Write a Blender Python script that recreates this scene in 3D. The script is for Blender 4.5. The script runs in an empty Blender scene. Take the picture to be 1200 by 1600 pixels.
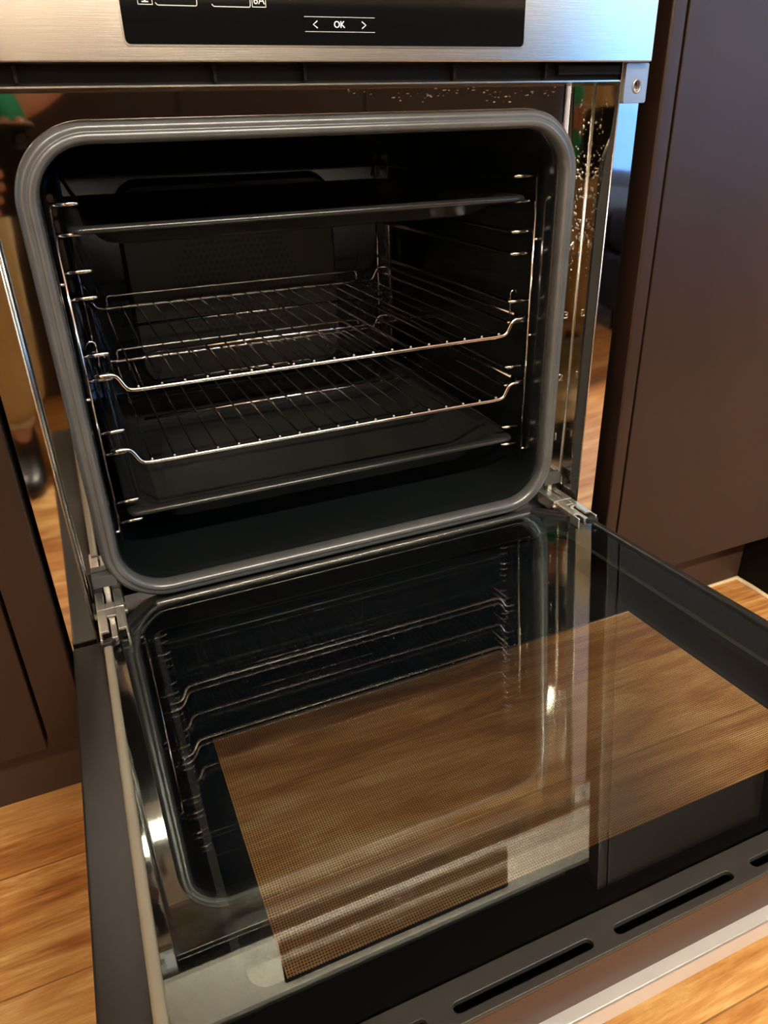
import bpy, bmesh, math, random
from mathutils import Vector, Matrix, Euler
random.seed(4)
S = bpy.context.scene
COL = S.collection
PI = math.pi

# ------------------------------------------------------------------ camera
cam_data = bpy.data.cameras.new('camera')
cam = bpy.data.objects.new('camera', cam_data)
COL.objects.link(cam)
CAM = Vector((-0.23343, -0.63187, 0.40870))
cam.location = CAM
CROT = Euler((math.radians(62.18264), math.radians(1.60395), math.radians(-23.17467)), 'XYZ')
cam.rotation_euler = CROT
cam_data.sensor_fit = 'VERTICAL'
cam_data.sensor_height = 24.0
cam_data.lens = 24.0 * 1149.33 / 1600.0
cam_data.clip_start = 0.02
cam_data.clip_end = 100
S.camera = cam

# ------------------------------------------------------------------ colour management, world
S.view_settings.view_transform = 'Standard'
S.view_settings.look = 'None'
S.view_settings.gamma = 1
S.view_settings.use_curve_mapping = False
S.view_settings.exposure = 0.35
try:
    S.cycles.transparent_max_bounces = 24
    S.cycles.max_bounces = 14
    S.cycles.glossy_bounces = 8
except Exception:
    pass
world = bpy.data.worlds.new('world')
S.world = world
world.use_nodes = True
wb = world.node_tree.nodes['Background']
wt = world.node_tree
_tc = wt.nodes.new('ShaderNodeTexCoord'); _sp = wt.nodes.new('ShaderNodeSeparateXYZ'); _rp = wt.nodes.new('ShaderNodeValToRGB')
wt.links.new(_tc.outputs['Generated'], _sp.inputs[0]); wt.links.new(_sp.outputs[2], _rp.inputs[0])
_rp.color_ramp.elements[0].position = 0.0; _rp.color_ramp.elements[0].color = (0.035, 0.17, 0.70, 1)
_rp.color_ramp.elements[1].position = 0.16; _rp.color_ramp.elements[1].color = (0.28, 0.72, 1.0, 1)
wt.links.new(_rp.outputs[0], wb.inputs[0])
wb.inputs[1].default_value = 3.0

FLOOR = -0.235
CEIL = 2.2

def area_light(name, loc, rot, sx, sy, power, color):
    d = bpy.data.lights.new(name, 'AREA')
    d.shape = 'RECTANGLE'; d.size = sx; d.size_y = sy; d.energy = power; d.color = color
    o = bpy.data.objects.new(name, d)
    o.location = loc; o.rotation_euler = rot
    COL.objects.link(o)
    return o
WARM = (1.0, 0.91, 0.76)
# long linear ceiling lights (the fittings are built further down, at the same spots): x, y, length, power
LAMPS = [(-0.10, -2.14, 2.6, 150), (-0.5, -4.72, 3.4, 105)]  # the second is an added light that brightens the far wall
for lx, ly, ll, pw in LAMPS:
    area_light('linear_light', (lx, ly, CEIL - 0.075), (0, 0, 0), ll, 0.10, pw, WARM)
# daylight through the glass door on the right
area_light('daylight', (2.95, -2.7, 0.9), (0, math.radians(90), 0), 1.7, 2.0, 7, (0.30, 0.60, 1.0))

# ------------------------------------------------------------------ materials
MATS = {}
class NT:
    def __init__(s, mat):
        s.t = mat.node_tree; s.n = s.t.nodes; s.l = s.t.links
    def new(s, typ, **kw):
        nd = s.n.new(typ)
        for k, v in kw.items():
            if k.startswith('i_'):
                nd.inputs[k[2:].replace('_', ' ')].default_value = v
            else:
                setattr(nd, k, v)
        return nd
    def link(s, a, b): s.l.new(a, b)
    def math(s, op, a, b=None, c=None):
        nd = s.n.new('ShaderNodeMath'); nd.operation = op
        for i, v in enumerate((a, b, c)):
            if v is None: continue
            if hasattr(v, 'is_output'): s.l.new(v, nd.inputs[i])
            else: nd.inputs[i].default_value = v
        return nd.outputs[0]
    def ramp(s, fac, stops):
        r = s.n.new('ShaderNodeValToRGB')
        els = r.color_ramp.elements
        while len(els) < len(stops): els.new(0.5)
        for e, (p, c) in zip(els, stops):
            e.position = p; e.color = (*c, 1) if len(c) == 3 else c
        s.l.new(fac, r.inputs[0])
        return r.outputs[0]
    def mapping(s, scale, coord='Object', rot=(0, 0, 0)):
        tc = s.n.new('ShaderNodeTexCoord'); mp = s.n.new('ShaderNodeMapping')
        mp.inputs['Scale'].default_value = scale; mp.inputs['Rotation'].default_value = rot
        s.l.new(tc.outputs[coord], mp.inputs[0]); return mp.outputs[0]
    def noise(s, vec, scale, detail=4, rough=0.5):
        n = s.new('ShaderNodeTexNoise'); n.inputs['Scale'].default_value = scale
        n.inputs['Detail'].default_value = detail; n.inputs['Roughness'].default_value = rough
        s.l.new(vec, n.inputs['Vector']); return n.outputs[0]

def pmat(name, color, rough=0.5, metal=0.0, spec=0.5, bump=None, var=None, coat=0.0, rvar=None):
    """principled material; bump=(scale vec, noise scale, strength); var=(scale vec, noise scale, amount)"""
    m = bpy.data.materials.new(name); m.use_nodes = True
    k = NT(m); b = k.n['Principled BSDF']
    b.inputs['Base Color'].default_value = (*color, 1)
    b.inputs['Roughness'].default_value = rough
    b.inputs['Metallic'].default_value = metal
    b.inputs['Specular IOR Level'].default_value = spec
    b.inputs['Coat Weight'].default_value = coat
    if var is None: var = ((1, 1, 1), 14.0, 0.08)
    v = k.mapping(var[0]); n = k.noise(v, var[1])
    lo = tuple(c * (1 - var[2]) for c in color); hi = tuple(min(1, c * (1 + var[2])) for c in color)
    k.link(k.ramp(n, [(0.25, lo), (0.75, hi)]), b.inputs['Base Color'])
    if rvar:
        v = k.mapping(rvar[0]); n = k.noise(v, rvar[1])
        mr = k.new('ShaderNodeMapRange'); k.link(n, mr.inputs[0])
        mr.inputs[3].default_value = rvar[2]; mr.inputs[4].default_value = rvar[3]
        k.link(mr.outputs[0], b.inputs['Roughness'])
    if bump:
        v = k.mapping(bump[0]); n = k.noise(v, bump[1])
        bp = k.new('ShaderNodeBump'); bp.inputs['Strength'].default_value = bump[2]
        bp.inputs['Distance'].default_value = 0.001
        k.link(n, bp.inputs['Height']); k.link(bp.outputs[0], b.inputs['Normal'])
    MATS[name] = m
    return m

M_brushed = pmat('brushed_steel', (0.74, 0.73, 0.69), 0.23, 1.0, bump=((3, 60, 260), 9, 0.035), var=((2, 40, 260), 8, 0.04))
M_mirror = pmat('polished_steel', (0.60, 0.575, 0.54), 0.035, 1.0, bump=((1, 1, 1), 30, 0.015), rvar=((1, 1, 1), 22, 0.02, 0.06))
M_satin = pmat('satin_bracket', (0.33, 0.34, 0.35), 0.35, 0.8)
M_chrome = pmat('chromed_wire', (0.72, 0.69, 0.68), 0.08, 1.0)
M_zinc = pmat('zinc_plate', (0.72, 0.72, 0.66), 0.27, 0.9, bump=((1, 1, 1), 160, 0.2))
M_enamel = pmat('black_enamel', (0.0085, 0.0108, 0.0115), 0.16, 0, 0.5, var=((1, 1, 1), 900, 0.25), bump=((1, 1, 1), 90, 0.03))
M_tray = pmat('tray_enamel', (0.016, 0.0165, 0.0160), 0.16, 0, 0.55, bump=((1, 1, 1), 120, 0.03))
M_gasket = pmat('grey_rubber', (0.075, 0.079, 0.080), 0.27, 0, 0.75, var=((1, 1, 1), 35, 0.16), bump=((1, 1, 1), 220, 0.08))
M_darkrub = pmat('dark_rubber', (0.055, 0.057, 0.055), 0.45, 0, 0.4)
M_doormetal = pmat('painted_door_metal', (0.036, 0.034, 0.031), 0.36, 0.45, 0.5, var=((1, 1, 1), 9, 0.18))
M_seal = pmat('beige_seal', (0.29, 0.27, 0.21), 0.32, 0.0, 0.5)
M_plastic = pmat('charcoal_plastic', (0.026, 0.026, 0.025), 0.38, 0, 0.5, bump=((1, 1, 1), 700, 0.05))
M_housing = pmat('black_housing', (0.012, 0.011, 0.011), 0.35, 0, 0.5)
M_gloss = pmat('black_gloss', (0.006, 0.007, 0.009), 0.03, 0, 0.5)
M_display = pmat('black_display_glass', (0.004, 0.0045, 0.005), 0.05, 0, 0.28)
M_spacer = pmat('aluminium_spacer', (0.05, 0.055, 0.055), 0.35, 0.6)
M_cab = pmat('dark_brown_laminate', (0.022, 0.0112, 0.0072), 0.38, 0, 0.40, var=((6, 6, 1.2), 5, 0.10), bump=((1, 1, 1), 400, 0.03))
M_kick = pmat('kickboard_brown', (0.045, 0.024, 0.016), 0.45, 0, 0.4)
M_black = pmat('matt_black', (0.004, 0.0036, 0.0032), 0.6, 0, 0.12)
M_caulk = pmat('cream_caulk', (0.70, 0.55, 0.33), 0.5)
M_wall = pmat('painted_wall', (0.72, 0.66, 0.56), 0.8, 0, 0.2, bump=((1, 1, 1), 80, 0.1))
M_ceil = pmat('ceiling_paint', (0.8, 0.77, 0.70), 0.9, 0, 0.2)
M_top = pmat('stone_worktop', (0.020, 0.022, 0.021), 0.3, 0, 0.5, var=((1, 1, 1), 60, 0.3))
M_frame = pmat('white_door_frame', (0.7, 0.7, 0.7), 0.4)
M_print = pmat('pale_print', (0.62, 0.62, 0.58), 0.5)
M_skin = pmat('skin', (0.52, 0.25, 0.15), 0.48, 0, 0.4, var=((1, 1, 1), 25, 0.12))
M_khaki = pmat('khaki_cotton', (0.50, 0.38, 0.19), 0.85, 0, 0.2, bump=((1, 1, 1), 40, 0.6), var=((1, 1, 1), 12, 0.15))
M_shirt = pmat('charcoal_cotton', (0.030, 0.030, 0.032), 0.85, 0, 0.2, bump=((1, 1, 1), 30, 0.5))
M_shoe = pmat('black_shoe_leather', (0.012, 0.012, 0.012), 0.35)
M_sock = pmat('white_sock', (0.75, 0.70, 0.6), 0.9)
M_hair = pmat('dark_hair', (0.02, 0.013, 0.008), 0.6, bump=((1, 1, 1), 200, 0.6))
M_green = pmat('green_cloth', (0.05, 0.46, 0.27), 0.8, 0, 0.2, bump=((1, 1, 1), 300, 0.4))
M_eye = pmat('eye_white', (0.8, 0.8, 0.78), 0.2)
M_lip = pmat('lip', (0.45, 0.16, 0.12), 0.5)
M_water = pmat('water_drop', (0.55, 0.55, 0.52), 0.05, 0.9)

def mat_emit(name, color, strength):
    m = bpy.data.materials.new(name); m.use_nodes = True; k = NT(m)
    b = k.n['Principled BSDF']
    b.inputs['Base Color'].default_value = (*color, 1)
    b.inputs['Emission Color'].default_value = (*color, 1)
    b.inputs['Emission Strength'].default_value = strength
    return m
M_lamp = mat_emit('lamp_diffuser', WARM, 18)
M_lit = mat_emit('lit_symbol', (0.75, 0.78, 0.78), 0.55)
M_lit_dim = mat_emit('lit_line', (0.5, 0.52, 0.52), 0.10)

def glass_mat(name, f0, tint, frit=None):
    """one glass face: clear transmission plus mirror reflection rising towards grazing angles"""
    m = bpy.data.materials.new(name); m.use_nodes = True; k = NT(m)
    for nd in list(k.n):
        if nd.type == 'BSDF_PRINCIPLED': k.n.remove(nd)
    out = [n for n in k.n if n.type == 'OUTPUT_MATERIAL'][0]
    tr = k.new('ShaderNodeBsdfTransparent'); tr.inputs[0].default_value = (*tint, 1)
    gl = k.new('ShaderNodeBsdfGlossy'); gl.inputs['Roughness'].default_value = 0.0
    gl.inputs['Color'].default_value = (0.90, 1.0, 0.93, 1)
    lw = k.new('ShaderNodeLayerWeight'); lw.inputs['Blend'].default_value = 0.5
    p = k.math('POWER', lw.outputs['Facing'], 5.0)
    fac = k.math('MULTIPLY_ADD', p, 1 - f0, f0)
    mx = k.new('ShaderNodeMixShader'); k.link(fac, mx.inputs[0])
    k.link(gl.outputs[0], mx.inputs[2])
    if frit is None:
        k.link(tr.outputs[0], mx.inputs[1])
    elif frit == 'border':
        # printed black border with rounded aperture and a thin grey line printed round it
        tc = k.new('ShaderNodeTexCoord'); sp = k.new('ShaderNodeSeparateXYZ')
        k.link(tc.outputs['Object'], sp.inputs[0])
        def rsdf(hx, hy, r):
            ax = k.math('MAXIMUM', k.math('SUBTRACT', k.math('ABSOLUTE', sp.outputs[0]), hx - r), 0.0)
            ay = k.math('MAXIMUM', k.math('SUBTRACT', k.math('ABSOLUTE', k.math('ADD', sp.outputs[1], 0.2205)), hy - r), 0.0)
            return k.math('LESS_THAN', k.math('SQRT', k.math('ADD', k.math('MULTIPLY', ax, ax), k.math('MULTIPLY', ay, ay))), r)
        inner = rsdf(.2200, .1845, .011); outer = rsdf(.2250, .1845, .013)
        blk = k.new('ShaderNodeBsdfDiffuse'); blk.inputs[0].default_value = (0.0040, 0.0044, 0.0050, 1)
        gry = k.new('ShaderNodeBsdfDiffuse'); gry.inputs[0].default_value = (0.020, 0.022, 0.022, 1)
        m1 = k.new('ShaderNodeMixShader'); k.link(outer, m1.inputs[0]); k.link(blk.outputs[0], m1.inputs[1]); k.link(gry.outputs[0], m1.inputs[2])
        m2 = k.new('ShaderNodeMixShader'); k.link(inner, m2.inputs[0]); k.link(m1.outputs[0], m2.inputs[1]); k.link(tr.outputs[0], m2.inputs[2])
        k.link(m2.outputs[0], mx.inputs[1])
    else:
        tc = k.new('ShaderNodeTexCoord'); sp = k.new('ShaderNodeSeparateXYZ')
        k.link(tc.outputs['Object'], sp.inputs[0])
        x, y = sp.outputs[0], sp.outputs[1]
        # window rectangle |x|<.2 , -.392<y<-.183
        inx = k.math('LESS_THAN', k.math('ABSOLUTE', x), 0.200)
        iny = k.math('LESS_THAN', k.math('ABSOLUTE', k.math('ADD', y, 0.2875)), 0.1045)
        win = k.math('MULTIPLY', inx, iny)
        # printed dot screen, fading out from the hinge side
        P = 0.00175
        u = k.math('DIVIDE', x, P)
        v = k.math('DIVIDE', y, P)
        fu = k.math('SUBTRACT', k.math('FRACT', u), 0.5); fv = k.math('SUBTRACT', k.math('FRACT', v), 0.5)
        r2 = k.math('ADD', k.math('MULTIPLY', fu, fu), k.math('MULTIPLY', fv, fv))
        dot = k.math('LESS_THAN', r2, 0.110)
        clear = k.math('MULTIPLY', win, k.math('SUBTRACT', 1.0, dot))
        blk = k.new('ShaderNodeBsdfDiffuse'); blk.inputs[0].default_value = (0.0075, 0.0095, 0.0125, 1)
        dotc = k.new('ShaderNodeBsdfDiffuse'); dotc.inputs[0].default_value = (0.050, 0.044, 0.040, 1)
        mdot = k.new('ShaderNodeMixShader'); k.link(win, mdot.inputs[0])
        k.link(blk.outputs[0], mdot.inputs[1]); k.link(dotc.outputs[0], mdot.inputs[2])
        m2 = k.new('ShaderNodeMixShader'); k.link(clear, m2.inputs[0])
        k.link(mdot.outputs[0], m2.inputs[1]); k.link(tr.outputs[0], m2.inputs[2])
        k.link(m2.outputs[0], mx.inputs[1])
    k.link(mx.outputs[0], out.inputs[0])
    return m
M_glass1 = glass_mat('coated_clear_glass', 0.115, (0.98, 0.99, 0.985))
M_glass2 = glass_mat('inner_pane_glass', 0.10, (0.98, 0.99, 0.985))
M_frit = glass_mat('printed_glass', 0.04, (0.98, 0.98, 0.97), frit='window')
M_border = glass_mat('border_printed_glass', 0.07, (0.98, 0.99, 0.985), frit='border')
M_pane = glass_mat('window_glass', 0.04, (0.98, 0.99, 1.0))

def mat_floor():
    m = bpy.data.materials.new('oak_planks'); m.use_nodes = True; k = NT(m); b = k.n['Principled BSDF']
    tc = k.new('ShaderNodeTexCoord'); sp = k.new('ShaderNodeSeparateXYZ'); k.link(tc.outputs['Object'], sp.inputs[0])
    W = 0.125
    row = k.math('FLOOR', k.math('DIVIDE', k.math('ADD', sp.outputs[1], 0.047), W))
    fr = k.math('FRACT', k.math('DIVIDE', k.math('ADD', sp.outputs[1], 0.047), W))
    wn = k.new('ShaderNodeTexWhiteNoise', noise_dimensions='1D'); k.link(row, wn.inputs['W'])
    xs = k.math('MULTIPLY_ADD', wn.outputs[0], 3.0, sp.outputs[0])
    colid = k.math('FLOOR', k.math('DIVIDE', xs, 1.1)); frx = k.math('FRACT', k.math('DIVIDE', xs, 1.1))
    wn2 = k.new('ShaderNodeTexWhiteNoise', noise_dimensions='2D')
    cb = k.new('ShaderNodeCombineXYZ'); k.link(row, cb.inputs[0]); k.link(colid, cb.inputs[1]); k.link(cb.outputs[0], wn2.inputs['Vector'])
    # grain coordinates, shifted per board
    gx = k.math('MULTIPLY', sp.outputs[0], 1.5); gy = k.math('MULTIPLY', sp.outputs[1], 10.0)
    gz = k.math('MULTIPLY', wn2.outputs[0], 37.0)
    gc = k.new('ShaderNodeCombineXYZ'); k.link(gx, gc.inputs[0]); k.link(gy, gc.inputs[1]); k.link(gz, gc.inputs[2])
    n1 = k.new('ShaderNodeTexNoise', i_Scale=2.4, i_Detail=8.0, i_Roughness=0.62, i_Distortion=1.4); k.link(gc.outputs[0], n1.inputs['Vector'])
    gc2 = k.new('ShaderNodeCombineXYZ'); k.link(k.math('MULTIPLY', sp.outputs[0], 9.0), gc2.inputs[0])
    k.link(k.math('MULTIPLY', sp.outputs[1], 130.0), gc2.inputs[1]); k.link(gz, gc2.inputs[2])
    n2 = k.new('ShaderNodeTexNoise', i_Scale=2.0, i_Detail=5.0, i_Roughness=0.6); k.link(gc2.outputs[0], n2.inputs['Vector'])
    g = k.math('ADD', k.math('MULTIPLY', n1.outputs[0], 0.72), k.math('MULTIPLY', n2.outputs[0], 0.28))
    g = k.math('ADD', g, k.math('MULTIPLY', k.math('SUBTRACT', wn2.outputs[0], 0.5), 0.13))
    c = k.ramp(g, [(0.35, (0.30, 0.110, 0.030)), (0.44, (0.46, 0.195, 0.052)), (0.53, (0.61, 0.31, 0.095)), (0.64, (0.80, 0.52, 0.22))])
    ex = k.math('MINIMUM', fr, k.math('SUBTRACT', 1.0, fr))
    seam = k.math('LESS_THAN', ex, 0.006)
    ex2 = k.math('MINIMUM', frx, k.math('SUBTRACT', 1.0, frx))
    seam = k.math('MAXIMUM', seam, k.math('LESS_THAN', ex2, 0.0008))
    mx = k.new('ShaderNodeMix', data_type='RGBA'); k.link(k.math('MULTIPLY', seam, 0.6), mx.inputs[0])
    k.link(c, mx.inputs[6]); mx.inputs[7].default_value = (0.07, 0.03, 0.01, 1)
    k.link(mx.outputs[2], b.inputs['Base Color'])
    b.inputs['Roughness'].default_value = 0.34
    b.inputs['Specular IOR Level'].default_value = 0.45
    bp = k.new('ShaderNodeBump'); bp.inputs['Strength'].default_value = 0.12; bp.inputs['Distance'].default_value = 0.002
    k.link(g, bp.inputs['Height']); k.link(bp.outputs[0], b.inputs['Normal'])
    return m
M_floor = mat_floor()

def mat_grille():
    m = bpy.data.materials.new('perforated_enamel'); m.use_nodes = True; k = NT(m); b = k.n['Principled BSDF']
    tc = k.new('ShaderNodeTexCoord'); sp = k.new('ShaderNodeSeparateXYZ'); k.link(tc.outputs['Object'], sp.inputs[0])
    x, z = sp.outputs[0], sp.outputs[2]
    P = 0.0085
    r = k.math('FLOOR', k.math('DIVIDE', z, P))
    sh = k.math('MULTIPLY', k.math('FRACT', k.math('MULTIPLY', r, 0.5)), 1.0)
    fu = k.math('SUBTRACT', k.math('FRACT', k.math('ADD', k.math('DIVIDE', x, P), sh)), 0.5)
    fv = k.math('SUBTRACT', k.math('FRACT', k.math('DIVIDE', z, P)), 0.5)
    r2 = k.math('ADD', k.math('MULTIPLY', fu, fu), k.math('MULTIPLY', fv, fv))
    dot = k.math('LESS_THAN', r2, 0.09)
    rad = k.math('SQRT', k.math('ADD', k.math('MULTIPLY', x, x), k.math('MULTIPLY', z, z)))
    ring = k.math('MULTIPLY', k.math('LESS_THAN', rad, 0.088), k.math('GREATER_THAN', rad, 0.016))
    mx = k.new('ShaderNodeMix', data_type='RGBA'); k.link(k.math('MULTIPLY', dot, ring), mx.inputs[0])
    mx.inputs[6].default_value = (0.020, 0.018, 0.015, 1); mx.inputs[7].default_value = (0.001, 0.001, 0.001, 1)
    k.link(mx.outputs[2], b.inputs['Base Color']); b.inputs['Roughness'].default_value = 0.35
    return m
M_grille = mat_grille()

# ------------------------------------------------------------------ mesh helpers
def link_mesh(name, bm, mat, parent=None, smooth=False, bevel=0.0, segs=2, loc=None, rot=None, autosmooth=True):
    me = bpy.data.meshes.new(name)
    bmesh.ops.recalc_face_normals(bm, faces=bm.faces)
    bm.to_mesh(me); bm.free()
    mats = mat if isinstance(mat, (list, tuple)) else [mat]
    for mm in mats: me.materials.append(mm)
    o = bpy.data.objects.new(name, me); COL.objects.link(o)
    if parent: o.parent = parent
    if loc: o.location = loc
    if rot: o.rotation_euler = rot
    if smooth:
        for p in me.polygons: p.use_smooth = True
    if bevel > 0:
        md = o.modifiers.new('bevel', 'BEVEL'); md.width = bevel; md.segments = segs; md.limit_method = 'ANGLE'
        md.angle_limit = math.radians(40)
        for p in me.polygons: p.use_smooth = True
        wn = o.modifiers.new('wn', 'WEIGHTED_NORMAL'); wn.keep_sharp = False
    return o
def empty(name, loc=(0, 0, 0), rot=(0, 0, 0), parent=None):
    o = bpy.data.objects.new(name, None); COL.objects.link(o); o.location = loc; o.rotation_euler = rot
    o.empty_display_size = 0.05
    if parent: o.parent = parent
    return o
def tag(o, label, cat, group=None, kind=None):
    if label: o['label'] = label
    if cat: o['category'] = cat
    if group: o['group'] = group
    if kind: o['kind'] = kind
    return o
def struct(o): o['kind'] = 'structure'; return o
def box(bm, x0, x1, y0, y1, z0, z1, mi=0):
    v = [bm.verts.new(p) for p in [(x0, y0, z0), (x1, y0, z0), (x1, y1, z0), (x0, y1, z0), (x0, y0, z1), (x1, y0, z1), (x1, y1, z1), (x0, y1, z1)]]
    for f in [(0, 3, 2, 1), (4, 5, 6, 7), (0, 1, 5, 4), (1, 2, 6, 5), (2, 3, 7, 6), (3, 0, 4, 7)]:
        fc = bm.faces.new([v[i] for i in f]); fc.material_index = mi
    return v
def bx(name, x0, x1, y0, y1, z0, z1, mat, parent=None, bevel=0.0, **kw):
    bm = bmesh.new(); box(bm, x0, x1, y0, y1, z0, z1)
    return link_mesh(name, bm, mat, parent, bevel=bevel, **kw)
def rrect(hx, z0, z1, r, n=10, cx=0.0):
    """rounded rectangle, list of (x, z) counter-clockwise"""
    pts = []
    for (px, pz, a0) in ((cx + hx - r, z0 + r, -90), (cx + hx - r, z1 - r, 0), (cx - hx + r, z1 - r, 90), (cx - hx + r, z0 + r, 180)):
        for i in range(n + 1):
            a = math.radians(a0 + 90.0 * i / n)
            pts.append((px + r * math.cos(a), pz + r * math.sin(a)))
    return pts
def loft(bm, loops, close_ends=(False, False), closed=True):
    rings = [[bm.verts.new(p) for p in lp] for lp in loops]
    for a, b in zip(rings, rings[1:]):
        n = len(a)
        for i in range(n if closed else n - 1):
            j = (i + 1) % n
            bm.faces.new((a[i], a[j], b[j], b[i]))
    if close_ends[0]: bm.faces.new(rings[0])
    if close_ends[1]: bm.faces.new(rings[-1][::-1])
    return rings
def tube(bm, pts, r, n=8, closed=False, caps=True):
    pts = [Vector(p) for p in pts]
    N = len(pts); rings = []
    up = None
    for i, p in enumerate(pts):
        if closed: t = (pts[(i + 1) % N] - pts[i - 1]).normalized()
        elif i == 0: t = (pts[1] - pts[0]).normalized()
        elif i == N - 1: t = (pts[-1] - pts[-2]).normalized()
        else: t = ((pts[i + 1] - p).normalized() + (p - pts[i - 1]).normalized()).normalized()
        if up is None:
            up = Vector((0, 0, 1)) if abs(t.z) < 0.9 else Vector((0, 1, 0))
        s = t.cross(up)
        if s.length < 1e-6: s = t.cross(Vector((1, 0, 0)))
        s.normalize(); up = s.cross(t).normalized()
        rr = r[i] if isinstance(r, (list, tuple)) else r
        rings.append([bm.verts.new(p + s * rr * math.cos(2 * PI * k / n) + up * rr * math.sin(2 * PI * k / n)) for k in range(n)])
    M = N if closed else N - 1
    for i in range(M):
        a, b = rings[i], rings[(i + 1) % N]
        for k in range(n):
            bm.faces.new((a[k], a[(k + 1) % n], b[(k + 1) % n], b[k]))
    if caps and not closed:
        bm.faces.new(rings[0][::-1]); bm.faces.new(rings[-1])
def bendpath(pts, r=0.006, n=5):
    """polyline with filleted corners"""
    pts = [Vector(p) for p in pts]; out = [pts[0]]
    for a, b, c in zip(pts, pts[1:], pts[2:]):
        u = (a - b); v = (c - b); d = min(r, u.length * 0.49, v.length * 0.49)
        p0 = b + u.normalized() * d; p1 = b + v.normalized() * d
        for i in range(n + 1):
            t = i / n
            out.append(p0 * (1 - t) ** 2 + b * 2 * t * (1 - t) + p1 * t * t)
    out.append(pts[-1]); return out
def plate(bm, outer, holes, to3, depth):
    """flat plate with holes: outline lists of 2-D points, to3(u, v, d) maps to space, thickness depth"""
    for d in (0.0, depth):
        edges = []
        for lp in [outer] + holes:
            vs = [bm.verts.new(to3(u, v, d)) for u, v in lp]
            for i in range(len(vs)): edges.append(bm.edges.new((vs[i], vs[(i + 1) % len(vs)])))
        bmesh.ops.triangle_fill(bm, use_beauty=True, use_dissolve=False, edges=edges)
    for lp in [outer] + holes:
        n = len(lp)
        a = [bm.verts.new(to3(u, v, 0.0)) for u, v in lp]; b = [bm.verts.new(to3(u, v, depth)) for u, v in lp]
        for i in range(n):
            j = (i + 1) % n
            bm.faces.new((a[i], a[j], b[j], b[i]))
    bmesh.ops.remove_doubles(bm, verts=bm.verts, dist=1e-6)
def slot2(x0, x1, y0, y1, n=6):
    r = (y1 - y0) / 2; pts = []
    for cx, a0 in ((x1 - r, -90), (x0 + r, 90)):
        for i in range(n + 1):
            a = math.radians(a0 + 180.0 * i / n); pts.append((cx + r * math.cos(a), (y0 + y1) / 2 + r * math.sin(a)))
    return pts
def text_mesh(name, body, size, mat, parent, loc, rot, depth=0.0003, space=1.0):
    cu = bpy.data.curves.new(name, 'FONT'); cu.body = body; cu.size = size; cu.extrude = depth
    cu.align_x = 'CENTER'; cu.align_y = 'CENTER'; cu.space_character = space
    t = bpy.data.objects.new(name + '_tmp', cu); COL.objects.link(t)
    dg = bpy.context.evaluated_depsgraph_get(); dg.update()
    me = bpy.data.meshes.new_from_object(t.evaluated_get(dg))
    bpy.data.objects.remove(t)
    me.name = name; me.materials.clear(); me.materials.append(mat)
    o = bpy.data.objects.new(name, me); COL.objects.link(o); o.location = loc; o.rotation_euler = rot
    if parent: o.parent = parent
    return o

# ------------------------------------------------------------------ the room
def slab(name, *a, mat):
    return struct(bx(name, *a, mat))
RX0, RX1, RY0, RY1 = -2.6, 2.9, -5.2, 0.62
slab('floor', RX0 - .1, RX1 + .1, RY0 - .1, RY1 + .1, FLOOR - 0.05, FLOOR, mat=M_floor)
slab('ceiling', RX0 - .1, RX1 + .1, RY0 - .1, RY1 + .1, CEIL, CEIL + 0.05, mat=M_ceil)
slab('wall_left', RX0 - 0.1, RX0, RY0, RY1, FLOOR, CEIL, mat=M_wall)
slab('wall_front', RX0, RX1, RY1, RY1 + 0.1, FLOOR, CEIL, mat=M_wall)
slab('wall_back', RX0, RX1, RY0 - 0.1, RY0, FLOOR, CEIL, mat=M_wall)
# right wall with an opening for the glazed door
WY0, WY1, WZ0, WZ1 = -3.75, -1.55, FLOOR + 0.03, 1.85
bm = bmesh.new()
box(bm, RX1, RX1 + 0.1, WY1, RY1, FLOOR, CEIL); box(bm, RX1, RX1 + 0.1, RY0, WY0, FLOOR, CEIL)
box(bm, RX1, RX1 + 0.1, WY0, WY1, WZ1, CEIL); box(bm, RX1, RX1 + 0.1, WY0, WY1, FLOOR, WZ0)
struct(link_mesh('wall_right', bm, M_wall))
win = struct(empty('window_1', (RX1 + 0.05, (WY0 + WY1) / 2, WZ0)))
bm = bmesh.new()
h = WZ1 - WZ0; w2 = (WY1 - WY0) / 2
for (a, b, c, d) in ((-w2, -w2 + .05, 0, h), (w2 - .05, w2, 0, h), (-.03, .03, 0, h), (-w2, w2, 0, .06), (-w2, w2, h - .06, h)):
    box(bm, -0.03, 0.03, a, b, c, d)
link_mesh('window_frame', bm, M_frame, win)
bx('pane', -0.003, 0.003, -w2, w2, 0, h, M_pane, win)

# lamps in the ceiling
WHICH = ['shorter one, nearer the oven', 'longer one, added to brighten the far wall']
for (lx, ly, ll, pw), wh in zip(LAMPS, WHICH):
    o = empty('ceiling_light', (lx, ly, CEIL))
    bx('lamp_housing', -ll / 2 - .02, ll / 2 + .02, -.065, .065, -.060, 0, M_frame, o, bevel=.003)
    bx('diffuser', -ll / 2, ll / 2, -.050, .050, -.070, -.0605, M_lamp, o)
    tag(o, 'long linear warm ceiling light, ' + wh, 'ceiling light', 'linear lights on the ceiling')
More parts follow.
